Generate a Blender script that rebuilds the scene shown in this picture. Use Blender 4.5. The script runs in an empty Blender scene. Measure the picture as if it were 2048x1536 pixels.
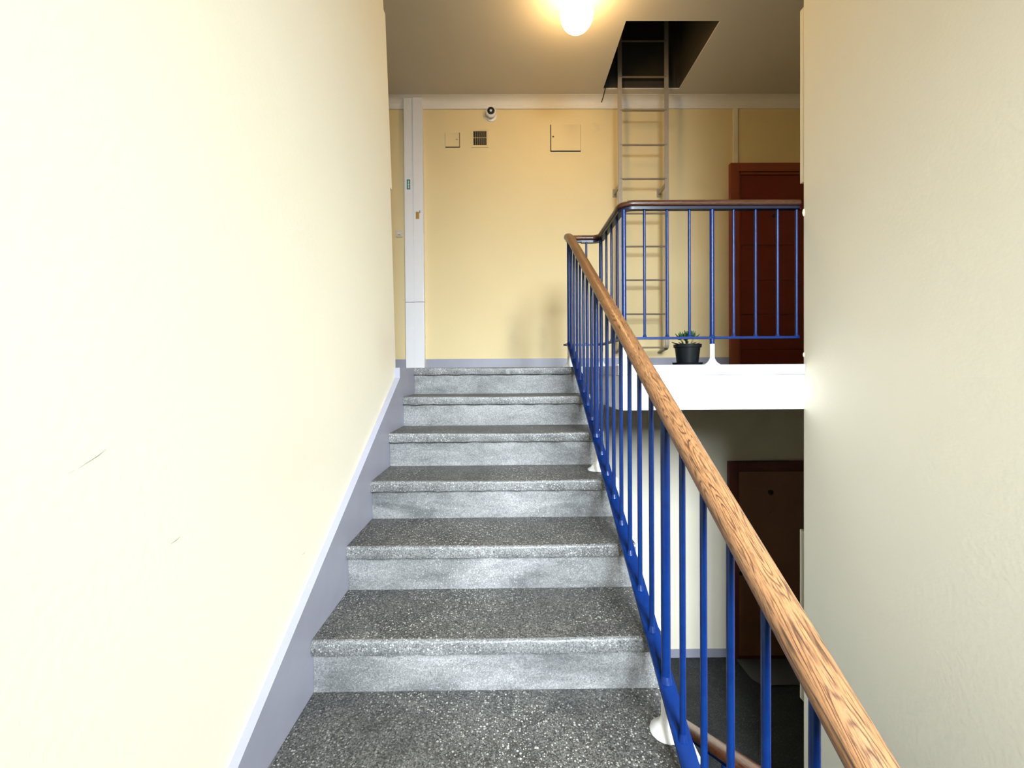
import bpy, bmesh, math, random
from mathutils import Vector, Matrix
random.seed(7)
scene = bpy.context.scene

# ------------------------------------------------------------------ camera, light, exposure
F_PX, PITCH, ROLL, YAW = 850.0, 0.0101, 0.0070, 0.0086
cam_d = bpy.data.cameras.new('camera'); cam = bpy.data.objects.new('camera', cam_d)
scene.collection.objects.link(cam); scene.camera = cam
cam_d.sensor_fit = 'HORIZONTAL'; cam_d.sensor_width = 36.0
cam_d.lens = F_PX * 36.0 / 2048.0
cam_d.shift_y = -16.6 / 2048.0
cam_d.clip_start = 0.02
_f = Vector((math.sin(YAW) * math.cos(PITCH), math.cos(YAW) * math.cos(PITCH), -math.sin(PITCH)))
_r = Vector((math.cos(YAW), -math.sin(YAW), 0)); _d = _f.cross(_r)
_r2 = _r * math.cos(ROLL) + _d * math.sin(ROLL); _u2 = -(_d * math.cos(ROLL) - _r * math.sin(ROLL))
_m = Matrix((_r2, _u2, -_f)).transposed().to_4x4(); _m.translation = (0, 0, -0.0274)
cam.matrix_world = _m

world = bpy.data.worlds.new('world'); scene.world = world; world.use_nodes = True
bg = world.node_tree.nodes['Background']
bg.inputs[0].default_value = (0.62, 0.78, 1.0, 1); bg.inputs[1].default_value = 0.6

# daylight from the sky entering through the stairwell window behind the camera (it falls slanting down, from above the roofs opposite)
WX0, WX1, WZ0, WZ1, WY = 0.05, 1.50, -0.35, 2.35, -1.40
sun_d = bpy.data.lights.new('window_daylight', 'AREA'); sun_d.shape = 'RECTANGLE'
sun_d.size = 3.6; sun_d.size_y = 3.6; sun_d.spread = math.radians(85)
sun_d.energy = 1120; sun_d.color = (0.82, 0.92, 1.0)
sun = bpy.data.objects.new('window_daylight', sun_d); scene.collection.objects.link(sun)
sun.location = ((WX0 + WX1) / 2 + 0.22, WY - 3.0, (WZ0 + WZ1) / 2 + 1.75); sun.rotation_euler = (math.radians(90 - 29), 0, math.radians(5))
LAMP_STRENGTH = 38.0

vs = scene.view_settings
vs.view_transform = 'Standard'; vs.look = 'None'; vs.gamma = 1.0; vs.use_curve_mapping = False
vs.exposure = 0.0

scene.cycles.caustics_reflective = False; scene.cycles.caustics_refractive = False
scene.cycles.max_bounces = 5; scene.cycles.diffuse_bounces = 4; scene.cycles.glossy_bounces = 2
scene.cycles.use_adaptive_sampling = True; scene.cycles.adaptive_threshold = 0.07

# ------------------------------------------------------------------ helpers
COL = scene.collection

def link(name, me, mat=None, parent=None):
    o = bpy.data.objects.new(name, me); COL.objects.link(o)
    if mat is not None and me is not None and len(me.materials) == 0: me.materials.append(mat)
    if parent is not None: o.parent = parent
    return o

def empty(name, loc=(0, 0, 0)):
    o = bpy.data.objects.new(name, None); COL.objects.link(o); o.location = loc; o.empty_display_size = 0.05
    return o

def tag(o, label=None, cat=None, group=None, kind=None):
    if label: o['label'] = label
    if cat: o['category'] = cat
    if group: o['group'] = group
    if kind: o['kind'] = kind
    return o

class MB:
    """collects simple shapes into one bmesh"""
    def __init__(s): s.bm = bmesh.new(); s.uv = None
    def box(s, x0, x1, y0, y1, z0, z1):
        v = [s.bm.verts.new(p) for p in ((x0, y0, z0), (x1, y0, z0), (x1, y1, z0), (x0, y1, z0), (x0, y0, z1), (x1, y0, z1), (x1, y1, z1), (x0, y1, z1))]
        for q in ((0, 3, 2, 1), (4, 5, 6, 7), (0, 1, 5, 4), (1, 2, 6, 5), (2, 3, 7, 6), (3, 0, 4, 7)): s.bm.faces.new([v[i] for i in q])
        return s
    def prism(s, pts, lo, hi, axis='z'):
        def P(p, t): return {'z': (p[0], p[1], t), 'x': (t, p[0], p[1]), 'y': (p[0], t, p[1])}[axis]
        a = [s.bm.verts.new(P(p, lo)) for p in pts]; b = [s.bm.verts.new(P(p, hi)) for p in pts]
        n = len(pts)
        s.bm.faces.new(a); s.bm.faces.new(b)
        for i in range(n): s.bm.faces.new((a[i], a[(i + 1) % n], b[(i + 1) % n], b[i]))
        return s
    def lathe(s, prof, c=(0, 0, 0), n=20, axis='z'):
        """prof: list of (r, h)"""
        rings = []
        for r, h in prof:
            ring = []
            for k in range(n):
                a = 2 * math.pi * k / n; x, y = r * math.cos(a), r * math.sin(a)
                p = {'z': (x, y, h), 'y': (x, h, y), 'x': (h, x, y)}[axis]
                ring.append(s.bm.verts.new((p[0] + c[0], p[1] + c[1], p[2] + c[2])))
            rings.append(ring)
        for i in range(len(rings) - 1):
            for k in range(n):
                s.bm.faces.new((rings[i][k], rings[i][(k + 1) % n], rings[i + 1][(k + 1) % n], rings[i + 1][k]))
        s.bm.faces.new(rings[0]); s.bm.faces.new(rings[-1])
        return s
    def rod(s, a, b, r, n=12, r2=None):
        a, b = Vector(a), Vector(b); t = (b - a).normalized()
        u = t.orthogonal().normalized(); w = t.cross(u); r2 = r if r2 is None else r2
        A = []; B = []
        for k in range(n):
            an = 2 * math.pi * k / n; d = u * math.cos(an) + w * math.sin(an)
            A.append(s.bm.verts.new(a + d * r)); B.append(s.bm.verts.new(b + d * r2))
        for k in range(n): s.bm.faces.new((A[k], A[(k + 1) % n], B[(k + 1) % n], B[k]))
        s.bm.faces.new(A); s.bm.faces.new(B)
        return s
    def sweep(s, path, sect, closed=True):
        """sweep section (side, up) along a path; UV = metres along, metres around"""
        uvl = s.bm.loops.layers.uv.verify()
        path = [Vector(p) for p in path]; n = len(sect); rings = []; L = [0.0]
        for i in range(1, len(path)): L.append(L[-1] + (path[i] - path[i - 1]).length)
        V = [0.0]
        for k in range(n):
            q0, q1 = sect[k], sect[(k + 1) % n]; V.append(V[-1] + math.hypot(q1[0] - q0[0], q1[1] - q0[1]))
        for i, p in enumerate(path):
            t = (path[min(i + 1, len(path) - 1)] - path[max(i - 1, 0)]).normalized()
            sd = t.cross(Vector((0, 0, 1))).normalized(); up = sd.cross(t)
            rings.append([s.bm.verts.new(p + sd * a + up * b) for a, b in sect])
        for i in range(len(rings) - 1):
            for k in range(n):
                k2 = (k + 1) % n
                f = s.bm.faces.new((rings[i][k], rings[i][k2], rings[i + 1][k2], rings[i + 1][k]))
                for lp, uv in zip(f.loops, ((L[i], V[k]), (L[i], V[k + 1]), (L[i + 1], V[k + 1]), (L[i + 1], V[k]))): lp[uvl].uv = uv
        s.bm.faces.new(rings[0]); s.bm.faces.new(rings[-1])
        return s
    def mesh(s, name, smooth=None, bevel=0.0, seg=2):
        bmesh.ops.recalc_face_normals(s.bm, faces=s.bm.faces[:])
        if bevel > 0:
            es = [e for e in s.bm.edges if len(e.link_faces) == 2 and e.calc_face_angle(0) > 0.5]
            bmesh.ops.bevel(s.bm, geom=es, offset=bevel, segments=seg, profile=0.6, affect='EDGES', clamp_overlap=True)
        me = bpy.data.meshes.new(name); s.bm.to_mesh(me); s.bm.free()
        if smooth is not None:
            for p in me.polygons: p.use_smooth = True
            me.set_sharp_from_angle(angle=math.radians(smooth))
        return me
    def build(s, name, mat, parent=None, smooth=None, bevel=0.0, seg=2):
        return link(name, s.mesh(name, smooth, bevel, seg), mat, parent)

# ------------------------------------------------------------------ materials
def newmat(name):
    m = bpy.data.materials.new(name); m.use_nodes = True
    nt = m.node_tree; b = nt.nodes['Principled BSDF']
    return m, nt, b

def N(nt, typ, **kw):
    n = nt.nodes.new(typ)
    for k, v in kw.items():
        if k.startswith('i_'):
            key = k[2:]; key = int(key) if key.isdigit() else key.replace('_', ' ')
            n.inputs[key].default_value = v
        else: setattr(n, k, v)
    return n

def ramp(nt, stops, interp='LINEAR'):
    n = nt.nodes.new('ShaderNodeValToRGB'); n.color_ramp.interpolation = interp
    el = n.color_ramp.elements
    while len(el) < len(stops): el.new(0.5)
    for e, (p, c) in zip(el, stops):
        e.position = p; e.color = c if len(c) == 4 else (*c, 1)
    return n

def mixc(nt, fac, a, b, mode='MIX'):
    n = nt.nodes.new('ShaderNodeMix'); n.data_type = 'RGBA'; n.blend_type = mode
    for sock, val in ((n.inputs[0], fac), (n.inputs[6], a), (n.inputs[7], b)):
        if hasattr(val, 'links') or isinstance(val, bpy.types.NodeSocket): nt.links.new(val, sock)
        elif isinstance(val, (int, float)): sock.default_value = val
        else: sock.default_value = (*val, 1) if len(val) == 3 else val
    return n.outputs[2]

def math_(nt, op, a, b=0.0, clamp=False):
    n = nt.nodes.new('ShaderNodeMath'); n.operation = op; n.use_clamp = clamp
    for sock, val in ((n.inputs[0], a), (n.inputs[1], b)):
        if isinstance(val, bpy.types.NodeSocket): nt.links.new(val, sock)
        else: sock.default_value = val
    return n.outputs[0]

def objco(nt, scale=(1, 1, 1)):
    c = nt.nodes.new('ShaderNodeTexCoord'); mp = nt.nodes.new('ShaderNodeMapping'); mp.inputs['Scale'].default_value = scale
    nt.links.new(c.outputs['Object'], mp.inputs['Vector']); return mp.outputs[0]

def noise(nt, vec, scale, detail=3.0, rough=0.55, dist=0.0):
    n = N(nt, 'ShaderNodeTexNoise', i_Scale=scale, i_Detail=detail, i_Roughness=rough, i_Distortion=dist)
    nt.links.new(vec, n.inputs['Vector']); return n.outputs['Fac']

def bump(nt, b, h, strength, dist=0.002):
    n = N(nt, 'ShaderNodeBump', i_Strength=strength, i_Distance=dist)
    nt.links.new(h, n.inputs['Height']); nt.links.new(n.outputs[0], b.inputs['Normal'])

def plain(name, col, rough=0.5, metal=0.0, var=0.10, scale=14.0, bmp=0.0, spec=0.5, coat=0.0):
    m, nt, b = newmat(name); v = objco(nt)
    f = noise(nt, v, scale, 4)
    lo = tuple(c * (1 - var) for c in col); hi = tuple(min(1, c * (1 + var)) for c in col)
    nt.links.new(mixc(nt, f, lo, hi), b.inputs['Base Color'])
    b.inputs['Roughness'].default_value = rough; b.inputs['Metallic'].default_value = metal
    b.inputs['Specular IOR Level'].default_value = spec; b.inputs['Coat Weight'].default_value = coat
    if bmp: bump(nt, b, noise(nt, v, 160, 3), bmp)
    return m

def wallmat(name, col, blotches=None, rough=0.62):
    m, nt, b = newmat(name); v = objco(nt)
    big = noise(nt, v, 1.6, 2); small = noise(nt, v, 210, 0)
    c = mixc(nt, big, tuple(x * 0.955 for x in col), tuple(min(1, x * 1.035) for x in col))
    c = mixc(nt, math_(nt, 'MULTIPLY', small, 0.14), c, tuple(x * 0.72 for x in col))
    if blotches:
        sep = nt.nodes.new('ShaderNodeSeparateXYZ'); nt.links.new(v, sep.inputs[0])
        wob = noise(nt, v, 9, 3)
        for ax, (cx, cz, sx, sz, amt, dc) in [(s_[0], s_[1:]) for s_ in blotches]:
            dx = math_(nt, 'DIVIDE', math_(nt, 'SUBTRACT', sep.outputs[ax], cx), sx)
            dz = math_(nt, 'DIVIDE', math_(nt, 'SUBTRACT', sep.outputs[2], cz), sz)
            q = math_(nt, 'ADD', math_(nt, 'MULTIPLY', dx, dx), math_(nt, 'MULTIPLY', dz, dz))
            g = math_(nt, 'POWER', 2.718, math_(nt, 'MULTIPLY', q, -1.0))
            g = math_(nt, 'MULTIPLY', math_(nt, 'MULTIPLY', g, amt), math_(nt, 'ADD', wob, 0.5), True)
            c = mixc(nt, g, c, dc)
    nt.links.new(c, b.inputs['Base Color'])
    b.inputs['Roughness'].default_value = rough; b.inputs['Specular IOR Level'].default_value = 0.25
    bump(nt, b, noise(nt, v, 55, 1.5), 0.16, 0.003)
    return m

CREAM = (0.85, 0.785, 0.62)
M_wall = wallmat('cream_wall_paint', CREAM)
M_wall_back = wallmat('cream_wall_paint_blotched', (0.80, 0.65, 0.36), blotches=[
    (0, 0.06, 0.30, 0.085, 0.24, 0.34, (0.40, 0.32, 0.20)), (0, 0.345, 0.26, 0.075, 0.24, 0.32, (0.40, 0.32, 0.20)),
    (0, 0.20, 0.50, 0.22, 0.10, 0.10, (0.45, 0.36, 0.22))])  # soft darker patches low on the far wall
M_wall_left = wallmat('cream_wall_paint_left', CREAM, blotches=[
    (1, 2.25, 0.10, 0.16, 0.13, 0.22, (0.62, 0.47, 0.33)), (1, 1.30, -0.30, 0.25, 0.10, 0.10, (0.60, 0.48, 0.34))])  # pinkish-brown stains on the left wall
M_wall_low = wallmat('pale_wall_paint_lower_storey', (0.82, 0.755, 0.60))
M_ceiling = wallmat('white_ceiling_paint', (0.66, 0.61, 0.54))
M_cornice = plain('white_cornice_plaster', (0.80, 0.76, 0.70), 0.6, var=0.04, bmp=0.1)
M_white = plain('white_gloss_paint', (0.90, 0.90, 0.92), 0.38, var=0.04, scale=5)
M_strip = plain('lavender_white_paint', (0.60, 0.60, 0.67), 0.4, var=0.05, scale=6)
M_foot = plain('white_post_paint', (0.85, 0.85, 0.86), 0.35, var=0.08, scale=60)
M_grey = plain('blue_grey_skirting_paint', (0.30, 0.297, 0.352), 0.42, var=0.12, scale=7)
M_plastic = plain('white_trunking_plastic', (0.80, 0.79, 0.80), 0.35, var=0.03)
M_ladder = plain('beige_grey_ladder_paint', (0.38, 0.325, 0.26), 0.45, var=0.12, scale=30)
M_rung = plain('worn_brown_rung', (0.24, 0.18, 0.12), 0.5, var=0.2, scale=30)
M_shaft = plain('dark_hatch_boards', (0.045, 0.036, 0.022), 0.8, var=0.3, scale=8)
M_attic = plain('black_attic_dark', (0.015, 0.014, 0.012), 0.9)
M_black = plain('black_plastic', (0.010, 0.012, 0.015), 0.3, var=0.2)
M_slot = plain('dark_slot', (0.012, 0.010, 0.010), 0.9)
M_cable = plain('black_cable', (0.012, 0.012, 0.012), 0.5)
M_door = plain('dark_red_brown_door', (0.17, 0.018, 0.010), 0.42, var=0.15, scale=6)
M_frame = plain('red_brown_door_frame', (0.26, 0.062, 0.026), 0.45, var=0.15, scale=8)
M_door_low = plain('brown_door_veneer', (0.26, 0.115, 0.060), 0.36, var=0.15, scale=5)
M_frame_low = plain('dark_red_door_frame', (0.12, 0.022, 0.016), 0.45, var=0.15)
M_green = plain('green_sticker', (0.05, 0.20, 0.17), 0.5)
M_yellow = plain('yellow_brown_sticker', (0.42, 0.24, 0.03), 0.5, var=0.3, scale=300)
M_soil = plain('potting_soil', (0.035, 0.025, 0.015), 0.9, var=0.5, scale=200, bmp=0.6)
M_pot = plain('black_flower_pot', (0.0025, 0.004, 0.005), 0.38, var=0.2, spec=0.22)
M_leaf = plain('succulent_leaf', (0.028, 0.070, 0.022), 0.45, var=0.45, scale=40)
M_stem = plain('plant_stem', (0.16, 0.15, 0.04), 0.6, var=0.3, scale=80)
M_floor_piece = plain('grey_floor_piece', (0.11, 0.11, 0.11), 0.95, var=0.4, scale=200, bmp=0.5)
M_scratch = plain('grey_scuff', (0.30, 0.28, 0.25), 0.8)
M_steel = plain('dull_steel', (0.25, 0.24, 0.22), 0.4, metal=0.8)

def bluemat():
    m, nt, b = newmat('glossy_blue_enamel'); v = objco(nt)
    f = noise(nt, v, 45, 4); f2 = noise(nt, v, 7, 2)
    c = mixc(nt, f, (0.0006, 0.010, 0.078), (0.0008, 0.029, 0.150))
    c = mixc(nt, math_(nt, 'MULTIPLY', f2, 0.35), c, (0.0, 0.004, 0.062))
    nt.links.new(c, b.inputs['Base Color']); b.inputs['Roughness'].default_value = 0.28; b.inputs['Specular IOR Level'].default_value = 0.35
    b.inputs['Coat Weight'].default_value = 0.0; b.inputs['Coat Roughness'].default_value = 0.12
    bump(nt, b, noise(nt, v, 70, 3), 0.25, 0.002)
    return m
M_blue = bluemat()

M_blue_shaded = plain('blue_enamel_shaded', (0.003, 0.006, 0.028), 0.35, var=0.3, scale=30)  # blue enamel with the shade under the landing handrail put into its colour

def woodmat(name, light, mid, dark, rough, coat, varnish=None):
    m, nt, b = newmat(name)
    tc = nt.nodes.new('ShaderNodeUVMap')
    def mp(s, off=(0, 0, 0)):
        n = nt.nodes.new('ShaderNodeMapping'); n.inputs['Scale'].default_value = s; n.inputs['Location'].default_value = off
        nt.links.new(tc.outputs[0], n.inputs[0]); return n.outputs[0]
    low = noise(nt, mp((3.6, 30, 1)), 1.0, 1.0, 0.4, 0.25)
    rings = math_(nt, 'PINGPONG', math_(nt, 'MULTIPLY', low, 17.0), 0.5)
    rings = math_(nt, 'MULTIPLY', rings, 2.0)
    streak = noise(nt, mp((34, 430, 1)), 1.0, 4.0, 0.65)
    streak2 = noise(nt, mp((7, 150, 1), (3, 2, 0)), 1.0, 3.0, 0.6, 0.3)
    patch = noise(nt, mp((5, 20, 1), (9, 4, 0)), 1.0, 3.0)
    r1 = ramp(nt, [(0.0, (1, 1, 1)), (0.16, (0.75, 0.75, 0.75)), (0.42, (0.12, 0.12, 0.12)), (1.0, (0, 0, 0))]); nt.links.new(rings, r1.inputs[0])
    r2 = ramp(nt, [(0.50, (0, 0, 0)), (0.62, (1, 1, 1))]); nt.links.new(streak, r2.inputs[0])
    c = mixc(nt, patch, mid, light)
    c = mixc(nt, math_(nt, 'MULTIPLY', streak2, 0.55), c, mid)
    breaks = ramp(nt, [(0.36, (0.12, 0.12, 0.12)), (0.58, (1, 1, 1))]); nt.links.new(streak2, breaks.inputs[0])
    c = mixc(nt, math_(nt, 'MULTIPLY', math_(nt, 'MULTIPLY', r1.outputs[0], breaks.outputs[0]), 1.0), c, dark)
    c = mixc(nt, math_(nt, 'MULTIPLY', r2.outputs[0], 0.72), c, dark)
    if varnish:
        sx_ = nt.nodes.new('ShaderNodeSeparateXYZ'); nt.links.new(tc.outputs[0], sx_.inputs[0])
        g_ = math_(nt, 'DIVIDE', math_(nt, 'SUBTRACT', math_(nt, 'ADD', sx_.outputs[0], math_(nt, 'MULTIPLY', patch, 0.5)), varnish[0]), varnish[1] - varnish[0], True)
        c = mixc(nt, g_, c, mixc(nt, 1.0, c, varnish[2], 'MULTIPLY'))
    nt.links.new(c, b.inputs['Base Color']); b.inputs['Roughness'].default_value = rough
    b.inputs['Coat Weight'].default_value = coat; b.inputs['Coat Roughness'].default_value = 0.18
    bump(nt, b, math_(nt, 'SUBTRACT', 1.0, streak), 0.15, 0.0008)
    return m
M_wood = woodmat('worn_oak_handrail', (0.315, 0.160, 0.066), (0.185, 0.082, 0.032), (0.026, 0.010, 0.005), 0.40, 0.2, (1.9, 3.3, (0.66, 0.50, 0.30)))
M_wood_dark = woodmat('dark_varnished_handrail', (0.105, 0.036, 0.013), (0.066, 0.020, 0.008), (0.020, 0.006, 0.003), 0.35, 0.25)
M_wood_low = woodmat('red_brown_handrail', (0.30, 0.11, 0.045), (0.22, 0.070, 0.028), (0.06, 0.02, 0.01), 0.35, 0.3)

def terrazzo(name, base, dirt, chip, chipd, scale=120.0, amount=0.30, wear=1.0, rough=0.5, stretch=(1, 1, 1), speck=1.0):
    m, nt, b = newmat(name); v = objco(nt)
    cloud = noise(nt, objco(nt, stretch), 5.5, 4, 0.66, 0.4); grain = noise(nt, v, 190, 1.5, 0.7); spread = noise(nt, v, 3.0, 3)
    cr = ramp(nt, [(0.34, (0, 0, 0)), (0.64, (1, 1, 1))]); nt.links.new(cloud, cr.inputs[0])
    c = mixc(nt, cr.outputs[0], dirt, base)
    c = mixc(nt, math_(nt, 'MULTIPLY', grain, 0.55), c, tuple(x * 0.45 for x in dirt))
    vg = N(nt, 'ShaderNodeTexVoronoi', i_Scale=scale * 2.0, i_Randomness=1.0); nt.links.new(v, vg.inputs['Vector'])
    wg = nt.nodes.new('ShaderNodeSeparateColor'); nt.links.new(vg.outputs['Color'], wg.inputs[0])
    gr = math_(nt, 'ADD', math_(nt, 'MULTIPLY', math_(nt, 'POWER', wg.outputs[0], 1.6), 1.5 * speck), 1.0 - 0.55 * speck)
    cg = nt.nodes.new('ShaderNodeCombineColor'); [nt.links.new(gr, cg.inputs[i]) for i in range(3)]
    c = mixc(nt, 1.0, c, cg.outputs[0], 'MULTIPLY')
    def chips(sc, thr, seed):
        vo = N(nt, 'ShaderNodeTexVoronoi', i_Scale=sc, i_Randomness=1.0); mp = nt.nodes.new('ShaderNodeMapping'); mp.inputs['Location'].default_value = (seed, seed * .7, seed * .3)
        nt.links.new(v, mp.inputs[0]); nt.links.new(mp.outputs[0], vo.inputs['Vector'])
        w = nt.nodes.new('ShaderNodeSeparateColor'); nt.links.new(vo.outputs['Color'], w.inputs[0])
        sel = math_(nt, 'LESS_THAN', w.outputs[0], thr); near = math_(nt, 'LESS_THAN', vo.outputs['Distance'], math_(nt, 'ADD', math_(nt, 'MULTIPLY', w.outputs[1], 0.32), 0.12))
        return math_(nt, 'MULTIPLY', sel, near), w.outputs[2]
    sp = ramp(nt, [(0.36, (0.25, 0.25, 0.25)), (0.60, (1, 1, 1))]); nt.links.new(spread, sp.inputs[0])
    m1, t1 = chips(scale, amount, 1.3); m2, t2 = chips(scale * 1.9, amount * 1.1, 4.1); m3, t3 = chips(scale * 1.2, amount, 7.7)
    c = mixc(nt, math_(nt, 'MULTIPLY', m3, 0.75), c, chipd)
    c = mixc(nt, math_(nt, 'MULTIPLY', math_(nt, 'MULTIPLY', m1, sp.outputs[0]), wear), c, chip)
    c = mixc(nt, math_(nt, 'MULTIPLY', math_(nt, 'MULTIPLY', m2, sp.outputs[0]), wear * 0.8), c, tuple(x * 0.85 for x in chip))
    nt.links.new(c, b.inputs['Base Color']); b.inputs['Roughness'].default_value = rough
    bump(nt, b, math_(nt, 'ADD', grain, math_(nt, 'MULTIPLY', cloud, 0.6)), 0.35, 0.002)
    return m
M_tread = terrazzo('grey_terrazzo_tread', (0.084, 0.080, 0.073), (0.042, 0.041, 0.038), (0.36, 0.345, 0.31), (0.007, 0.007, 0.006), 130, 0.42)
M_riser = terrazzo('pale_grey_terrazzo_riser', (0.265, 0.261, 0.255), (0.088, 0.088, 0.088), (0.38, 0.375, 0.37), (0.05, 0.05, 0.05), 170, 0.25, 0.6, 0.6, (0.55, 1.0, 1.5), 0.45)
M_nosing = terrazzo('worn_grey_terrazzo_nosing', (0.20, 0.197, 0.192), (0.092, 0.092, 0.090), (0.46, 0.45, 0.43), (0.03, 0.03, 0.03), 150, 0.40, 0.9, 0.5, (0.5, 1, 1), 0.6)
M_floor = terrazzo('dark_terrazzo_floor', (0.026, 0.028, 0.026), (0.013, 0.014, 0.013), (0.10, 0.10, 0.09), (0.006, 0.006, 0.006), 110, 0.25, 0.8, 0.80)

# ------------------------------------------------------------------ measures
H, YB = 2.72, 4.33                      # ceiling height, far wall (landing floor is z = 0)
T, R_, Y0 = 0.29, 0.17, 2.7465          # tread, riser, nosing of the top step
XL, XR = -0.612, 0.475                  # stair flight, left and right
RWX, RWY = 1.676, 2.40                  # right wall face and its far end
LWY = 2.43                              # left wall far end
ZL = -2.98                              # lower storey floor
ZH = -9 * R_                            # half landing
HX0, HX1, HY0, HY1 = 0.944, 1.689, 3.359, 4.167   # ceiling hatch
def nose(y): return (y - Y0) * R_ / T
S = dict(kind='structure')

# ------------------------------------------------------------------ walls, floors, ceiling
def lean(z): return -0.632 - 0.0047 * (z + 1.53) ** 2 if z > -1.53 else -0.632
bm = MB(); zs = [ZL - 0.2, -1.53] + [-1.53 + 4.25 * i / 24 for i in range(1, 25)]
poly = [(lean(z), z) for z in zs] + [(-0.98, zs[-1]), (-0.98, zs[0])]
bm.prism(poly, WY - 0.20, LWY, 'y')
wall_left = tag(bm.build('wall_left', M_wall_left, smooth=12), **S)
wall_right = tag(MB().box(RWX, 1.96, WY - 0.20, RWY, ZL - 0.2, H).build('wall_right', M_wall, bevel=0.006), **S)
wall_back_low = tag(MB().box(-2.45, 3.75, YB, YB + 0.2, ZL - 0.2, -0.2505).build('wall_back_lower', M_wall_low), **S)
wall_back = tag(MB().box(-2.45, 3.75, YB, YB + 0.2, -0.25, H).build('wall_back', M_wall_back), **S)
tag(MB().box(-2.45, -0.98, LWY - 0.25, LWY, ZL - 0.2, H).build('wall_return_left', M_wall), **S)
tag(MB().box(1.96, 3.75, RWY - 0.25, RWY, ZL - 0.2, H).build('wall_return_right', M_wall), **S)
tag(MB().box(-2.65, -2.45, LWY - 0.25, YB + 0.2, ZL - 0.2, H).build('wall_landing_left', M_wall), **S)
tag(MB().box(3.75, 3.95, RWY - 0.25, YB + 0.2, ZL - 0.2, H).build('wall_landing_right', M_wall), **S)
# window wall behind the camera, with its opening
b = MB(); b.box(-0.98, WX0, WY - 0.2, WY, ZL - 0.2, H); b.box(WX1, 1.96, WY - 0.2, WY, ZL - 0.2, H)
b.box(WX0, WX1, WY - 0.2, WY, ZL - 0.2, WZ0); b.box(WX0, WX1, WY - 0.2, WY, WZ1, H)
tag(b.build('wall_front', M_wall), **S)
win = tag(empty('window_1', ((WX0 + WX1) / 2, WY - 0.15, WZ0)), kind='structure')
def wb(name, x0, x1, z0, z1, mat, y0=WY - 0.19, y1=WY - 0.13):
    cx, cz = (WX0 + WX1) / 2, WZ0
    return MB().box(x0 - cx, x1 - cx, y0 - WY + 0.15, y1 - WY + 0.15, z0 - cz, z1 - cz).build(name, mat, win)
for x0, x1, z0, z1 in ((WX0, WX0 + .06, WZ0, WZ1), (WX1 - .06, WX1, WZ0, WZ1), (WX0, WX1, WZ0, WZ0 + .06), (WX0, WX1, WZ1 - .06, WZ1), ((WX0 + WX1) / 2 - .03, (WX0 + WX1) / 2 + .03, WZ0, WZ1)):
    wb('window_frame', x0, x1, z0, z1, M_white)

mp_, nt, bs_ = newmat('clear_window_glass')
tr = nt.nodes.new('ShaderNodeBsdfTransparent'); gl = nt.nodes.new('ShaderNodeBsdfGlossy'); gl.inputs['Roughness'].default_value = 0.02
mx = nt.nodes.new('ShaderNodeMixShader'); mx.inputs[0].default_value = 0.06
nt.links.new(tr.outputs[0], mx.inputs[1]); nt.links.new(gl.outputs[0], mx.inputs[2]); nt.links.new(mx.outputs[0], nt.nodes['Material Output'].inputs[0])
for x0, x1 in ((WX0 + .06, (WX0 + WX1) / 2 - .03), ((WX0 + WX1) / 2 + .03, WX1 - .06)): wb('pane', x0, x1, WZ0 + .06, WZ1 - .06, mp_, WY - 0.162, WY - 0.158)
# ceiling with the hatch opening
b = MB()
for x0, x1, y0, y1 in ((-2.65, HX0, WY - .2, YB + .2), (HX1, 3.95, WY - .2, YB + .2), (HX0, HX1, WY - .2, HY0), (HX0, HX1, HY1, YB + .2)): b.box(x0, x1, y0, y1, H, H + 0.012)
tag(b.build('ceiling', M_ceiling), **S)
# concave plaster cove between ceiling and far wall
c0 = 0.075; prof = [(YB, H - 0.095), (YB - 0.012, H - 0.095), (YB - 0.014, H - 0.062)]
for k in range(9):
    a = math.radians(90 * k / 8); prof.append((YB - 0.014 - c0 * (1 - math.cos(a)), H - 0.062 + 0.060 * math.sin(a)))
prof += [(YB - 0.014 - c0, H), (YB, H)]
tag(MB().prism(prof, -2.45, 3.75, 'x').build('trim_1', M_cornice, smooth=40), **S)

# upper landing slab (notch = the eye between the flights)
plan = [(-2.45, LWY + .005), (-0.70, LWY + .005), (-0.70, 2.78), (XR - .003, 2.78), (XR - .003, 2.975), (0.641, 2.975), (0.641, 2.403), (1.672, 2.403), (3.75, 2.403), (3.75, YB), (-2.45, YB)]
floor_up = tag(MB().prism(plan, -0.25, 0.0, 'z').build('floor_landing', M_floor), **S)
# white fascia round the slab edge: face and proud top strip
fx, fy = 0.6268, 2.3895
def lshape(o, z0, z1): return MB().prism([(fx - o, fy - o), (RWX - .001, fy - o), (RWX - .001, 2.4025), (0.640, 2.4025), (0.640, 2.9745), (fx - o, 2.9745)], z0, z1, 'z')
tag(lshape(0.0, -0.252, -0.055).build('trim_2', M_white, bevel=0.004), **S)
tag(lshape(0.007, -0.054, 0.003).build('trim_3', M_strip, bevel=0.003), **S)
# half landing and lower storey
tag(MB().box(-0.66, RWX, WY, Y0 - 9 * T - 0.02, ZH - 0.2, ZH).build('floor_half_landing', M_tread), **S)
tag(MB().box(-2.45, 3.75, WY - 0.2, YB, ZL - 0.2, ZL).build('floor_lower', M_floor), **S)

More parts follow.
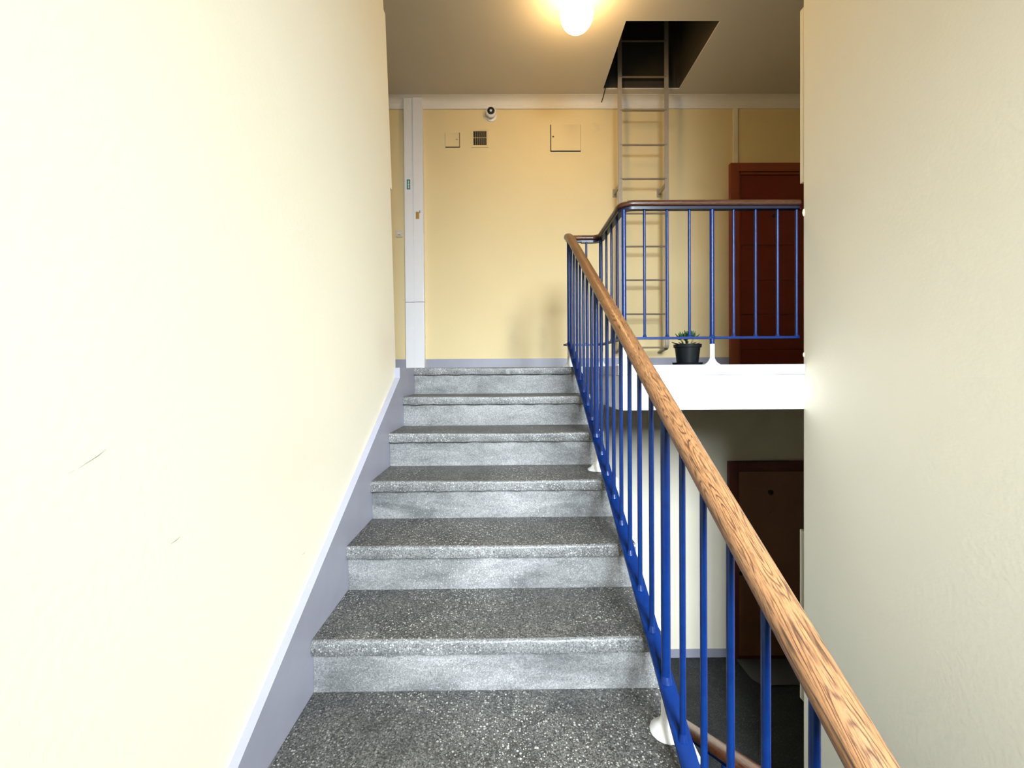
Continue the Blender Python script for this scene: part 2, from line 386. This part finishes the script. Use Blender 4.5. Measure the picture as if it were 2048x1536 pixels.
# skirtings
b = MB().box(-2.45, -1.03, YB - 0.008, YB, 0.0, 0.103); b.box(-0.835, 2.255, YB - 0.008, YB, 0.0, 0.103)
tag(b.build('baseboard_back', M_grey), **S)
tag(MB().box(-2.45, 2.245, YB - 0.010, YB, ZL, ZL + 0.085).build('baseboard_lower', M_grey), **S)
sk = lambda y: -0.052 + (y - 2.417) * 0.5845
b = MB().prism([(-0.25, sk(-0.25)), (2.405, sk(2.405)), (2.405, sk(2.405) - 0.45), (-0.25, sk(-0.25) - 0.45)], -0.72, XL, 'x')
b.box(-0.72, XL, 2.405, 2.80, -0.45, -0.002)
tag(b.build('baseboard_left', M_grey), **S)

# pale scuffs scratched into the left wall
def scuff(pts, w, parent=wall_left):
    b = MB(); P = [Vector((lean(z) + 0.0006, y, z)) for y, z in pts]
    top = [b.bm.verts.new(p + Vector((0, 0, w * (0.3 if i in (0, len(P) - 1) else 1)))) for i, p in enumerate(P)]
    bot = [b.bm.verts.new(p - Vector((0, 0, w * (0.3 if i in (0, len(P) - 1) else 1)))) for i, p in enumerate(P)]
    for i in range(len(P) - 1): b.bm.faces.new((top[i], top[i + 1], bot[i + 1], bot[i]))
    me = b.mesh('scratch'); return link('scratch', me, M_scratch, parent)
scuff([(0.636, -0.167), (0.667, -0.154), (0.681, -0.146)], 0.0005)
scuff([(0.620, -0.171), (0.630, -0.169)], 0.0004)
scuff([(0.802, -0.348), (0.816, -0.346), (0.827, -0.343)], 0.0006)
scuff([(1.302, -0.585), (1.313, -0.585), (1.324, -0.584)], 0.0005)
# lumps of plaster on the right wall's arris
for z, s in ((0.858, 0.013), (0.055, 0.008)):
    o = MB().lathe([(0.002, -1.0), (0.30, -0.8), (0.55, -0.3), (0.6, 0.1), (0.35, 0.75), (0.02, 1.0)], n=10).build('plaster_patch', M_wall, wall_right, smooth=60)
    o.location = (RWX - 0.001, RWY - 0.004, z); o.scale = (s, s, s * 1.7)

# ------------------------------------------------------------------ staircase
stairs = tag(empty('staircase', (0, Y0 - 9 * T, ZH)), 'grey terrazzo stair flight with pale risers climbing to the landing', 'stairs')
sx, sy, sz = 0, Y0 - 9 * T, ZH
def sp(name, b, mat, **kw):
    o = b.build(name, mat, stairs, **kw); o.location = (0, -sy, -sz)
    if name == 'tread': o.data.materials.append(M_nosing)
    return o
TH = 0.046
random.seed(11)
def tread_mesh(y0, y1, z, jit):
    """slab with a worn, rounded and slightly uneven nosing"""
    b = MB(); n = 46; rows = []
    prof = [(y1, z), (y0 + 0.012, z), (y0 + 0.004, z - 0.0012), (y0 + 0.0006, z - 0.0045), (y0, z - 0.012), (y0, z - TH + 0.003), (y0 + 0.002, z - TH), (y1, z - TH)]
    for i in range(n + 1):
        x = XL + 0.0005 + (XR - XL - 0.001) * i / n
        w = 0.0016 * math.sin(i * 0.9 + jit) + random.uniform(-0.0012, 0.0012); dip = -0.004 * math.exp(-((x - 0.0) / 0.3) ** 2)
        rows.append([b.bm.verts.new((x, yy + (w if k in (2, 3, 4, 5) else 0), zz + (dip if k in (1, 2, 3) else 0) + (w if k in (5, 6) else 0))) for k, (yy, zz) in enumerate(prof)])
    m = len(prof)
    for i in range(n):
        for k in range(m):
            f = b.bm.faces.new((rows[i][k], rows[i][(k + 1) % m], rows[i + 1][(k + 1) % m], rows[i + 1][k])); f.material_index = 1 if 1 <= k <= 5 else 0
    b.bm.faces.new(rows[0]); b.bm.faces.new(rows[-1])
    return b
sp('tread', tread_mesh(Y0, 2.779, 0.0, 0.3), M_tread, smooth=50)
for n in range(1, 10):
    yn = Y0 - n * T
    sp('tread', tread_mesh(yn, yn + T + 0.018, -n * R_, n * 1.7), M_tread, smooth=50)
for n in range(0, 9):
    yn = Y0 - n * T + 0.020
    sp('riser', MB().box(XL + .001, XR - .001, yn, yn + 0.022, -(n + 1) * R_ - 0.001, -n * R_ - TH), M_riser)
prof = []
for n in range(0, 10):
    prof += [(Y0 - n * T + 0.043, -n * R_ - TH - 0.001), (Y0 - n * T + 0.043, -(n + 1) * R_ - TH - 0.001)] if n < 9 else [(Y0 - 9 * T + 0.043, -9 * R_ - TH - .001)]
prof += [(Y0 - 9 * T + 0.043, -9 * R_ - 0.20), (Y0 + 0.05, -0.40), (Y0 + 0.05, -TH - 0.001)]
sp('stair_slab', MB().prism(prof, XL + .002, XR - .002, 'x'), M_white)
prof = []
for n in range(0, 10):
    y = Y0 - n * T
    prof += [(y + 0.004, -n * R_ + 0.001), (y + 0.004, -n * R_ - TH), (y + 0.021, -n * R_ - TH)]
    prof += [(y + 0.021, -(n + 1) * R_ + 0.001)] if n < 9 else []
prof += [(Y0 - 9 * T + 0.021, -9 * R_ - 0.22), (Y0 + 0.03, -0.40), (Y0 + 0.03, 0.001)]
sp('side_plate', MB().prism(prof, XR + .0002, XR + 0.010, 'x'), M_white)

# ------------------------------------------------------------------ railing of the upper flight and landing
rail = tag(empty('stair_railing', (0.427, 2.06, -0.51)), 'blue steel stair railing with wooden handrail running up to the landing', 'railing')
RO = Vector((0.427, 2.06, -0.51))
def rp(name, b, mat, parent=rail, **kw):
    o = b.build(name, mat, parent, **kw)
    if parent is rail: o.location = -RO
    return o
RX, RX2, RYT, RYF, RZ = 0.427, 0.665, 3.065, 2.44, 0.922
def arc(c, r, a0, a1, z, n=8): return [(c[0] + r * math.cos(math.radians(a0 + (a1 - a0) * i / n)), c[1] + r * math.sin(math.radians(a0 + (a1 - a0) * i / n)), z) for i in range(n + 1)]
def zr(y): return 0.925 + (y - 2.984) * 0.573 - 0.0
def path_stair(off, xoff=0.0):
    ys = [-0.22 + i * (2.86 + 0.22) / 40 for i in range(41)]
    p = [(RX, y, zr(y) + off) for y in ys]
    # ease into the level turn
    e = []
    for i in range(1, 7):
        t = i / 6; y = 2.86 + 0.135 * t; zz = zr(2.86) + 0.573 * 0.135 * (t - 0.22 * t * t)
        e.append((RX, y, zz + off))
    zt = e[-1][2]
    turn = arc((RX + 0.07, 2.995), 0.07, 180, 90, zt)[1:]
    for i, q in enumerate(turn): turn[i] = (q[0], q[1], zt + (RZ + off - zt) * (i + 1) / len(turn))
    return p + e + turn + [(0.53, RYT, RZ + off)]
def path_land(off, start=0.531):
    return [(start, RYT, RZ + off), (0.56, RYT, RZ + off)] + arc((RX2 - 0.06, RYT - 0.06), 0.06, 90, 0, RZ + off) + [(RX2, 2.9, RZ + off), (RX2, 2.7, RZ + off), (RX2, 2.55, RZ + off)] + \
        [(q[0], q[1], q[2]) for q in arc((RX2 + 0.06, RYF + 0.06), 0.06, 180, 270, RZ + off)] + [(0.9, RYF, RZ + off), (1.2, RYF, RZ + off), (1.45, RYF, RZ + off), (RWX - 0.002, RYF, RZ + off)]
def oval(w, h, n=20, flat=0.55):
    s = []
    for k in range(n):
        a = 2 * math.pi * k / n; x, y = math.cos(a), math.sin(a)
        x = math.copysign(abs(x) ** 0.8, x); y = math.copysign(abs(y) ** (0.75 if y < 0 else 0.95), y)
        s.append((x * w / 2, y * h / 2 * (flat if y < 0 else 1.0)))
    return s
def flatbar(w, h): return [(-w / 2, -h / 2), (w / 2, -h / 2), (w / 2, h / 2), (-w / 2, h / 2)]
SEC = oval(0.058, 0.050)
tag(rp('handrail', MB().sweep(path_stair(0.0), SEC), M_wood, smooth=50), 'worn light oak handrail of the stair flight')
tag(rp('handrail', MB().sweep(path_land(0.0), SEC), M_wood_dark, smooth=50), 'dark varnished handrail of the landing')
rp('top_bar', MB().sweep(path_stair(-0.020), flatbar(0.034, 0.009)), M_blue, smooth=40)
rp('top_bar', MB().sweep(path_land(-0.022), flatbar(0.036, 0.015)), M_blue_shaded, smooth=40)
def zb(y): return nose(y) + 0.052
ZBL = 0.158
def path_bottom():
    ys = [-0.22 + i * (2.90 + 0.22) / 24 for i in range(25)]
    return [(RX, y, zb(y)) for y in ys] + [(RX, 2.95, 0.158), (RX, 2.99, ZBL + 0.004)]
rp('bottom_bar', MB().sweep(path_bottom(), flatbar(0.044, 0.010)), M_blue)
pl = [(0.395, 3.03, ZBL), (0.56, 3.03, ZBL)] + arc((RX2 - 0.06, 3.03 - 0.06), 0.06, 90, 0, ZBL)[1:] + [(RX2, 2.7, ZBL)] + arc((RX2 + 0.05, RYF + 0.05), 0.05, 180, 270, ZBL) + [(1.2, RYF, ZBL), (RWX - .002, RYF, ZBL)]
rp('bottom_bar', MB().sweep(pl, flatbar(0.026, 0.013)), M_blue)

def baluster(x, y, z0, z1, r=0.0076):
    b = MB().rod((x, y, z0), (x, y, z1), r, 12)
    b.rod((x, y, z0 - 0.001), (x, y, z0 + 0.016), r * 1.75, 12, r * 0.98)          # weld at the foot
    return rp('baluster', b, M_blue, smooth=50)
def post(x, y, zfoot, zbar, z1, r=0.0128, paint=None):
    b = MB().rod((x, y, zbar - 0.004), (x, y, z1), r, 14); b.rod((x, y, zbar), (x, y, zbar + 0.018), r * 1.5, 14, r * 0.98)
    zp = paint if paint is not None else zbar - 0.006
    if zp < zbar - 0.006: b.rod((x, y, zp), (x, y, zbar), r, 14)
    o = rp('post', b, M_blue, smooth=50)
    f = MB(); f.rod((x, y, zfoot), (x, y, zp), r * 1.03, 16)
    f.lathe([(0.044, 0.0), (0.043, 0.005), (0.030, 0.013), (0.019, 0.027), (r * 1.04, 0.042)], (x, y, zfoot + 0.0005), 18)
    fo = f.build('post_foot', M_foot, o, smooth=50); fo['label'] = 'white painted flared foot'
    return o
YA, SP = 1.8351, 0.1133
for k in range(-10, 19):
    y = YA - SP * k; ztop = zr(y) - 0.024
    if (k - 6) % 8 == 0:
        n = math.ceil((Y0 - y) / T - 1e-6); n = max(0, n); n = min(n, 9)
        zf = -n * R_ if y < Y0 else 0.0
        post(RX, y, zf, zb(y) if y < 2.9 else 0.158, ztop)
    else: baluster(RX, y, zb(y) + 0.004, ztop)
baluster(0.565, 3.052, ZBL + .005, RZ - .026)
post(RX2 - 0.006, 3.005, 0.0, ZBL, RZ - .026, paint=0.11)
for y in (2.86, 2.72, 2.58): baluster(RX2, y, ZBL + .005, RZ - .026)
post(0.671, RYF + 0.012, 0.0, ZBL, RZ - .026, paint=0.115)
for x in (0.786, 0.916, 1.045, 1.30, 1.427, 1.554, 1.664): baluster(x, RYF, ZBL + .005, RZ - .026)
post(1.175, RYF, 0.0, ZBL, RZ - .026, paint=0.122)

# ------------------------------------------------------------------ lower flight and its railing
low = tag(empty('staircase', (0.66, 0.2, ZL)), 'shaded terrazzo flight leading down behind the railing to the lower landing', 'stairs')
LO = Vector((0.66, 0.2, ZL)); RL = (ZH - ZL) / 9; YLB = 2.42
for k in range(1, 9):
    yk = YLB - (k - 1) * T
    MB().box(0.0, RWX - 0.002 - LO.x, yk - T - 0.018 - LO.y, yk - LO.y, k * RL - TH, k * RL).build('tread', M_tread, low, bevel=0.004)
for k in range(1, 10):
    yk = YLB - (k - 1) * T - 0.02
    MB().box(0.0, RWX - 0.002 - LO.x, yk - 0.02 - LO.y, yk - LO.y, (k - 1) * RL + .0005, k * RL - (TH if k < 9 else 0.0) - .0005).build('riser', M_riser, low)
lr = tag(empty('stair_railing', (0.68, 1.5, ZL)), 'red-brown wooden handrail of the lower flight glimpsed between blue balusters', 'railing')
LRO = Vector((0.68, 1.5, ZL))
def zl(y): return -1.361 + (1.53 - y) * 0.564
ys = [0.35 + i * 0.1 for i in range(22)]
def lp(name, b, mat, **kw):
    o = b.build(name, mat, lr, **kw); o.location = -LRO; return o
lp('handrail', MB().sweep([(0.68, y, zl(y)) for y in ys], SEC), M_wood_low, smooth=50)
lp('top_bar', MB().sweep([(0.68, y, zl(y) - 0.02) for y in ys], flatbar(0.034, 0.010)), M_blue)
def zlb(y): return ZL + (YLB - y) * RL / T + RL + 0.05
lp('bottom_bar', MB().sweep([(0.68, 0.4, zlb(0.4)), (0.68, 2.4, zlb(2.4))], flatbar(0.044, 0.010)), M_blue)
for k in range(16):
    y = 0.50 + k * 0.12
    lp('baluster', MB().rod((0.68, y, zlb(y)), (0.68, y, zl(y) - 0.024), 0.0076, 10), M_blue, smooth=50)
for y in (0.50, 1.68):
    k = math.floor((YLB - y - .05) / T) + 1
    lp('post', MB().rod((0.68, y + .05, ZL + k * RL + 0.001), (0.68, y + .05, zl(y + .05) - 0.024), 0.0128, 12), M_blue, smooth=50)

# ------------------------------------------------------------------ doors
def door(name, x0, zf, top, panels, mleaf, mframe, holes):
    d = tag(empty(name, (x0, YB, zf)), kind='structure')
    W = 1.06; fw, fd = 0.085, 0.045
    def dp(nm, a, mat, parent=d, **kw): return MB().box(*a).build(nm, mat, parent, **kw)
    b = MB(); b.box(0, fw, -fd, 0, 0, top); b.box(W - fw, W, -fd, 0, 0, top); b.box(fw, W - fw, -fd, 0, top - fw, top)
    b.box(fw, fw + .025, -fd + .018, 0, 0, top - fw); b.box(W - fw - .025, W - fw, -fd + .018, 0, 0, top - fw); b.box(fw, W - fw, -fd + .018, 0, top - fw - .025, top - fw)
    b.build('door_frame', mframe, d, bevel=0.003)
    lx0, lx1 = fw + 0.028, W - fw - 0.028
    dp('leaf', (lx0, lx1, -0.012, 0, 0.012, top - fw - 0.028), mleaf)
    for z0, z1 in panels: dp('panel', (lx0 + .002, lx1 - .002, -0.020, -0.0115, z0 + .004, z1 - .004), mleaf, bevel=0.003)
    yf = -0.021 if panels else -0.013
    for (hx, hz, r, nm, mat) in holes:
        MB().lathe([(r, 0.0), (r, -0.006), (r * .7, -0.009), (r * .2, -0.009)], (hx - x0, yf + 0.002, hz - zf), 16, 'y').build(nm, mat, d, smooth=40)
    dp('threshold', (fw, W - fw, -0.05, 0, 0.0005, 0.014), mframe)
    return d
g = [0.016, 0.174, 0.531, 0.878, 1.235, 1.59, 1.945]
door('door_1', 2.257, 0.0, 2.06, list(zip(g[:-1], g[1:])), M_door, M_frame, [(2.712, 1.535, 0.020, 'peephole', M_black)])
door('door_2', 2.235, ZL, 2.02, [], M_door_low, M_frame_low, [(2.679, -1.285, 0.026, 'peephole', M_black), (2.372, -2.111, 0.024, 'lock', M_black), (2.362, -1.985, 0.012, 'keyhole', M_black), (2.684, -1.49, 0.007, 'screw', M_steel)])
# flat piece, paler than the floor, in front of the lower door
pts = [(0, 0), (0.62, 0)] + [(0.62, -0.36)] + [(0.12 - 0.12 * math.sin(math.radians(a)), -0.24 - 0.12 * math.cos(math.radians(a))) for a in range(0, 91, 15)]
o = MB().prism(pts, 0.0005, 0.012, 'z').build('floor_piece', M_floor_piece); o.location = (2.30, YB - 0.055, ZL)
tag(o, 'flat grey floor piece with a rounded corner before the lower brown door', 'mat')

# ------------------------------------------------------------------ ceiling hatch, ladder, cable
hatch = tag(empty('ceiling_hatch', ((HX0 + HX1) / 2, (HY0 + HY1) / 2, H)), 'open square roof hatch with dark shaft in the landing ceiling', 'hatch')
HO = Vector(hatch.location)
def hp(nm, a, mat):
    o = MB().box(*a).build(nm, mat, hatch); o.location = -HO; return o
HT = H + 0.95
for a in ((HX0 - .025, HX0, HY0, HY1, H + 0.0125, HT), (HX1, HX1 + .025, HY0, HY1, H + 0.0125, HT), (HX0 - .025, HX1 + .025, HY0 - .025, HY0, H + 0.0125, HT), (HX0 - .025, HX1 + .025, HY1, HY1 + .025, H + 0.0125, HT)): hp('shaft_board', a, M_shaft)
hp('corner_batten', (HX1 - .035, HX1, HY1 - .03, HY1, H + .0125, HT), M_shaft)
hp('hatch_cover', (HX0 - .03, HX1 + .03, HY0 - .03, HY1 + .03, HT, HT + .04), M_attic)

lad = tag(empty('wall_ladder', (1.317, 4.11, 0.12)), 'beige-grey steel ladder fixed to the far wall below the roof hatch', 'ladder')
LAO = Vector((1.317, 4.11, 0.12))
def la(nm, b, mat=M_ladder, **kw):
    o = b.build(nm, mat, lad, **kw); o.location = -LAO; return o
LY = 4.11
for x in (1.092, 1.542):
    side = [(LY - 0.006, 3.45), (LY + 0.006, 3.45)] ; w = 0.019
    pth = [(LY, 3.45), (LY, 2.0), (LY, 0.24)] + [(LY + 0.055 - 0.055 * math.cos(math.radians(a)), 0.235 - 0.055 * math.sin(math.radians(a))) for a in (15, 35, 55, 75, 90)] + [(LY + 0.14, 0.172), (YB - 0.004, 0.155)]
    b = MB(); ring = []
    for i, (y, z) in enumerate(pth):
        a0 = Vector(pth[max(i - 1, 0)]); a1 = Vector(pth[min(i + 1, len(pth) - 1)]); t = (a1 - a0).normalized(); nrm = Vector((-t.y, t.x)) * 0.007
        ring.append([b.bm.verts.new(p) for p in ((x - w, y + nrm.x, z + nrm.y), (x + w, y + nrm.x, z + nrm.y), (x + w, y - nrm.x, z - nrm.y), (x - w, y - nrm.x, z - nrm.y))])
    for i in range(len(ring) - 1):
        for k in range(4): b.bm.faces.new((ring[i][k], ring[i][(k + 1) % 4], ring[i + 1][(k + 1) % 4], ring[i + 1][k]))
    b.bm.faces.new(ring[0]); b.bm.faces.new(ring[-1]); la('stile', b)
    la('bracket', MB().box(x - 0.006, x + 0.006, LY + .006, YB - 0.008, 1.755, 1.795))
    la('wall_plate', MB().box(x - 0.02, x + 0.02, YB - 0.008, YB - 0.0005, 1.735, 1.815))
for z in (0.195, 0.519, 0.848, 1.171, 1.489, 1.821, 2.147, 2.478, 2.798, 3.142):
    la('rung', MB().rod((1.092, LY, z), (1.542, LY, z), 0.0085, 10), M_rung, smooth=50)
cb = [(0.985, 4.135, 3.05), (0.992, 4.12, 2.873), (0.972, 4.11, 2.77), (0.952, 4.10, 2.69), (0.93, 4.10, 2.60), (0.913, 4.10, 2.552)]
cv = []
for i in range(len(cb) - 1):
    for t in (0, .5): cv.append(tuple(cb[i][k] * (1 - t) + cb[i + 1][k] * t for k in range(3)))
cv.append(cb[-1])
b = MB(); circ = [(0.0055 * math.cos(math.radians(a)), 0.0055 * math.sin(math.radians(a))) for a in range(0, 360, 60)]
rings = []
for i, p in enumerate(cv):
    t = (Vector(cv[min(i + 1, len(cv) - 1)]) - Vector(cv[max(i - 1, 0)])).normalized(); u = Vector((0, 1, 0)); w = t.cross(u).normalized()
    rings.append([b.bm.verts.new(Vector(p) + u * c[0] + w * c[1]) for c in circ])
for i in range(len(rings) - 1):
    for k in range(6): b.bm.faces.new((rings[i][k], rings[i][(k + 1) % 6], rings[i + 1][(k + 1) % 6], rings[i + 1][k]))
b.bm.faces.new(rings[0]); b.bm.faces.new(rings[-1])
tag(b.build('hanging_cable', M_cable, smooth=60), 'short loose black cable hanging out of the roof hatch corner', 'cable')

# ------------------------------------------------------------------ ceiling lamp
LP = (0.515, 3.10)
lamp = tag(empty('ceiling_lamp', (LP[0], LP[1], H)), 'glowing round globe lamp on the landing ceiling', 'lamp')
mg, nt, bs = newmat('warm_lit_globe_glass')
bs.inputs['Base Color'].default_value = (1, 0.95, 0.85, 1); bs.inputs['Emission Color'].default_value = (1.0, 0.64, 0.26, 1); bs.inputs['Emission Strength'].default_value = LAMP_STRENGTH
nz = noise(nt, objco(nt), 3.0, 1); em = nt.nodes.new('ShaderNodeMapRange'); nt.links.new(nz, em.inputs[0]); em.inputs[3].default_value = LAMP_STRENGTH * 0.97; em.inputs[4].default_value = LAMP_STRENGTH * 1.03
nt.links.new(em.outputs[0], bs.inputs['Emission Strength'])
MB().lathe([(0.075, 0.0), (0.075, -0.018), (0.060, -0.030), (0.056, -0.045)], n=28).build('lamp_base', M_plastic, lamp, smooth=50)
pr = [(0.052, -0.046), (0.053, -0.058)]
for k in range(17):
    a = math.radians(63 - 153 * k / 16); pr.append((max(0.001, 0.118 * math.cos(a)), -0.168 + 0.118 * math.sin(a)))
MB().lathe(pr, n=32).build('globe', mg, lamp, smooth=60)

# ------------------------------------------------------------------ things on the far wall
def thing(name, loc, label, cat, group=None): return tag(empty(name, loc), label, cat, group)
# white cable trunking, two columns side by side
for x0, x1, dep, lab in ((-1.028, -0.939, 0.050, 'left column of white cable trunking with green sticker on the far wall'), (-0.937, -0.839, 0.062, 'right column of white cable trunking with small yellow sticker on the far wall')):
    t = thing('cable_trunking', (x0, YB, 0.0), lab, 'trunking'); w = x1 - x0
    MB().box(0, w, -dep, 0, 0.004, 0.672).build('cover', M_plastic, t, bevel=0.003)
    MB().box(0, w, -dep, 0, 0.676, H - 0.012).build('cover', M_plastic, t, bevel=0.003)
    if dep < 0.055:
        s = MB().box(0.026, 0.060, -dep - .0012, -dep - .0001, 1.80, 1.90).build('sticker', M_green, t); tag(s, 'narrow green sticker')
        for k in range(5): MB().box(0.038, 0.049, -dep - .0018, -dep - .0012, 1.813 + k * .016, 1.822 + k * .016).build('sticker_print', M_white, s)
    else:
        s = MB().box(0.024, 0.058, -dep - .0012, -dep - .0001, 1.502, 1.572).build('sticker', M_yellow, t); tag(s, 'small yellow-brown sticker')
        MB().box(0.062, 0.068, -dep - .0012, -dep - .0001, 1.56, 1.585).build('pen_mark', M_black, t)
# bell push / switch
t = thing('light_switch', (-1.094, YB, 1.374), 'small square wall switch beside the white trunking', 'switch')
MB().box(-0.034, 0.034, -0.010, 0, -0.034, 0.034).build('plate', plain('aged_ivory_plastic', (0.66, 0.58, 0.46), 0.4), t, bevel=0.003)
MB().box(-0.024, 0.024, -0.014, -0.0098, -0.024, 0.024).build('rocker', plain('ivory_rocker', (0.70, 0.63, 0.52), 0.35), t, bevel=0.002)
MB().box(-0.014, 0.014, -0.0148, -0.0138, -0.016, -0.012).build('mark', M_slot, t)
# dome camera
t = thing('security_camera', (-0.155, YB, 2.575), 'white ball security camera with black face below the cornice', 'camera')
MB().lathe([(0.042, 0.0), (0.042, -0.012), (0.030, -0.022), (0.016, -0.03), (0.014, -0.045)], (0, 0, -0.014), 20, 'y').build('mount', M_plastic, t, smooth=45); t.scale = (1.35, 0.62, 1.35)
MB().lathe([(0.006, -0.035), (0.026, -0.042), (0.036, -0.058), (0.039, -0.078), (0.036, -0.100), (0.030, -0.106), (0.004, -0.106)], (0, 0, -0.006), 24, 'y').build('ball_housing', M_plastic, t, smooth=45)
f_ = MB().lathe([(0.0275, -0.1062), (0.0275, -0.109), (0.024, -0.111), (0.002, -0.111)], (0, 0, -0.002), 22, 'y').build('black_face', M_black, t, smooth=45)
MB().lathe([(0.009, -0.1112), (0.009, -0.114), (0.006, -0.1155), (0.001, -0.1155)], (0, 0, -0.002), 14, 'y').build('lens', plain('pale_lens_glint', (0.75, 0.80, 0.85), 0.15), f_, smooth=45)
# vent grille
t = thing('vent_grille', (-0.27, YB, 2.333), 'small square air vent with dark vertical slots in the far wall', 'vent')
b = MB(); b.box(-0.085, -0.066, -0.008, 0, -0.09, 0.09); b.box(0.066, 0.085, -0.008, 0, -0.09, 0.09); b.box(-0.066, 0.066, -0.008, 0, -0.09, -0.071); b.box(-0.066, 0.066, -0.008, 0, 0.071, 0.09)
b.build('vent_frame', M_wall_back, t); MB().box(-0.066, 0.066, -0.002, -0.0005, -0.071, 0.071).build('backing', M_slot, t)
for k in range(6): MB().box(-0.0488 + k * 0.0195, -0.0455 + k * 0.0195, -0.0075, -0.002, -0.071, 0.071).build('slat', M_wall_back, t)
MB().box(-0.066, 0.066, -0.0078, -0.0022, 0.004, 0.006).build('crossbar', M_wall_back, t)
# access panels
t = thing('access_panel', (-0.548, YB, 2.317), 'small painted access panel left of the air vent', 'access panel')
MB().box(-0.073, 0.074, -0.003, -0.0003, -0.0755, 0.074).build('recess', M_slot, t)
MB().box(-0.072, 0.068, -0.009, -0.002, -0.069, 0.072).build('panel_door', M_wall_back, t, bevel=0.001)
MB().box(0.036, 0.052, -0.012, -0.009, 0.000, 0.006).build('latch', M_steel, t)
t = thing('access_panel', (0.5965, YB, 2.334), 'larger painted access panel with round lock left of the ladder', 'access panel')
MB().box(-0.154, 0.153, -0.003, -0.0003, -0.138, 0.135).build('recess', M_slot, t)
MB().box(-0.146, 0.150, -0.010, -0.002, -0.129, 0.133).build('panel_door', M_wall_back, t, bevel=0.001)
MB().lathe([(0.009, -0.0102), (0.009, -0.012), (0.004, -0.0125), (0.001, -0.0125)], (-0.126, 0, 0.010), 14, 'y').build('lock', M_black, t)
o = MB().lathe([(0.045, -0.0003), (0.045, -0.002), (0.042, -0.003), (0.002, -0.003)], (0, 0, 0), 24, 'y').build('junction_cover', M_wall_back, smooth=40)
o.location = (0.895, YB, 2.440); tag(o, 'faint round painted-over cover disc beside the larger access panel', 'cover')
# painted cable duct running up from the door frame
o = MB().box(0, 0.045, -0.018, -0.0003, 0, 0.562).build('cable_duct', M_wall, bevel=0.003); o.location = (2.30, YB, 2.062)
tag(o, 'narrow painted cable duct rising from the upper door frame to the cornice', 'cable duct')

# meter cabinets hung on the wall returns
def cabinet(x0, x1, y, z0, z1, dep, label, chx):
    t = tag(empty('meter_cabinet', ((x0 + x1) / 2, y, z0)), label, 'cabinet', 'meter cabinets on the wall returns'); cx = (x0 + x1) / 2
    xb, xt = (lean(z0) - 0.009, lean(z1) - 0.009) if chx > 0 else (x1, x1)      # follows the leaning left wall
    ox = [(x0 - cx, 0), (xb - cx, 0), (xt - cx, z1 - z0), (x0 - cx, z1 - z0)]
    MB().prism(ox, 0.0005, dep, 'y').build('body', M_wall, t, bevel=0.006)
    MB().box(x0 - cx + .03, x1 - cx - .05, dep, dep + .008, .03, z1 - z0 - .03).build('cabinet_door', M_wall, t, bevel=0.002)
    return t
cabinet(-1.30, -0.668, LWY, 1.035, 2.06, 0.075, 'cream meter cabinet edge on the left wall corner', 1)
cabinet(RWX + 0.004, 2.30, RWY, 1.035, 2.02, 0.036, 'cream meter cabinet edge on the right wall corner above the landing railing', -1)
cabinet(RWX + 0.012, 2.30, RWY, -1.945, -0.955, 0.050, 'pale meter cabinet edge on the lower right wall corner beside the lower door', -1)

# ------------------------------------------------------------------ potted plant
plant = thing('potted_plant', (1.070, 2.53, 0.0), 'small green succulent in a black plastic pot on the landing edge', 'plant')
MB().lathe([(0.070, 0.0005), (0.082, 0.003), (0.086, 0.018), (0.083, 0.018), (0.078, 0.006), (0.002, 0.006)], n=28).build('saucer', M_pot, plant, smooth=40)
MB().lathe([(0.052, 0.0065), (0.060, 0.008), (0.071, 0.106), (0.078, 0.108), (0.080, 0.126), (0.074, 0.127), (0.069, 0.112), (0.002, 0.110)], n=28).build('pot', M_pot, plant, smooth=40)
MB().lathe([(0.068, 0.1105), (0.05, 0.118), (0.02, 0.121), (0.001, 0.121)], n=20).build('soil', M_soil, plant, smooth=60)
def leaf_mesh():
    b = MB(); rows = []
    for i in range(6):
        t = i / 5; w = 0.0085 * math.sin(math.pi * (0.10 + 0.87 * t)) ** 0.8; y = 0.046 * t; z = 0.010 * t * t; th = 0.003 * math.sin(math.pi * (0.1 + 0.85 * t))
        rows.append([b.bm.verts.new(p) for p in ((-w, y, z + w * .35), (0, y, z + th * .4), (w, y, z + w * .35), (0, y, z - th))])
    for i in range(5):
        for k in range(4): b.bm.faces.new((rows[i][k], rows[i][(k + 1) % 4], rows[i + 1][(k + 1) % 4], rows[i + 1][k]))
    b.bm.faces.new(rows[0]); b.bm.faces.new(rows[-1]); me = b.mesh('leaf', 60); me.materials.append(M_leaf); return me
LM = leaf_mesh(); random.seed(5)
heads = [(0.0, 0.0, 0.160), (-0.038, 0.004, 0.157), (0.036, -0.004, 0.162), (0.012, 0.028, 0.168), (-0.020, -0.024, 0.150)]
for hx, hy, hz in heads:
    MB().rod((hx * 0.4, hy * 0.4, 0.116), (hx, hy, hz), 0.0045, 8, 0.0035).build('stem', M_stem, plant, smooth=60)
    for k in range(9):
        o = link('leaf', LM, None, plant); a = k * 2.4 + random.uniform(-.3, .3)
        o.location = (hx, hy, hz - 0.004 + 0.0012 * k); s = random.uniform(0.95, 1.25) * (1 - 0.03 * k)
        o.rotation_euler = (math.radians(12 + 7.0 * k + random.uniform(-6, 6)), 0, a); o.scale = (s, s, s)
for a, zz in ((1.2, 0.128), (-1.35, 0.124), (-1.0, 0.130), (1.5, 0.126), (2.7, 0.13), (0.2, 0.13)):
    o = link('leaf', LM, None, plant); o.location = (-math.sin(a) * 0.040, math.cos(a) * 0.040, zz); o.rotation_euler = (math.radians(4), 0, a); o.scale = (1.1, 1.1, 1.1)
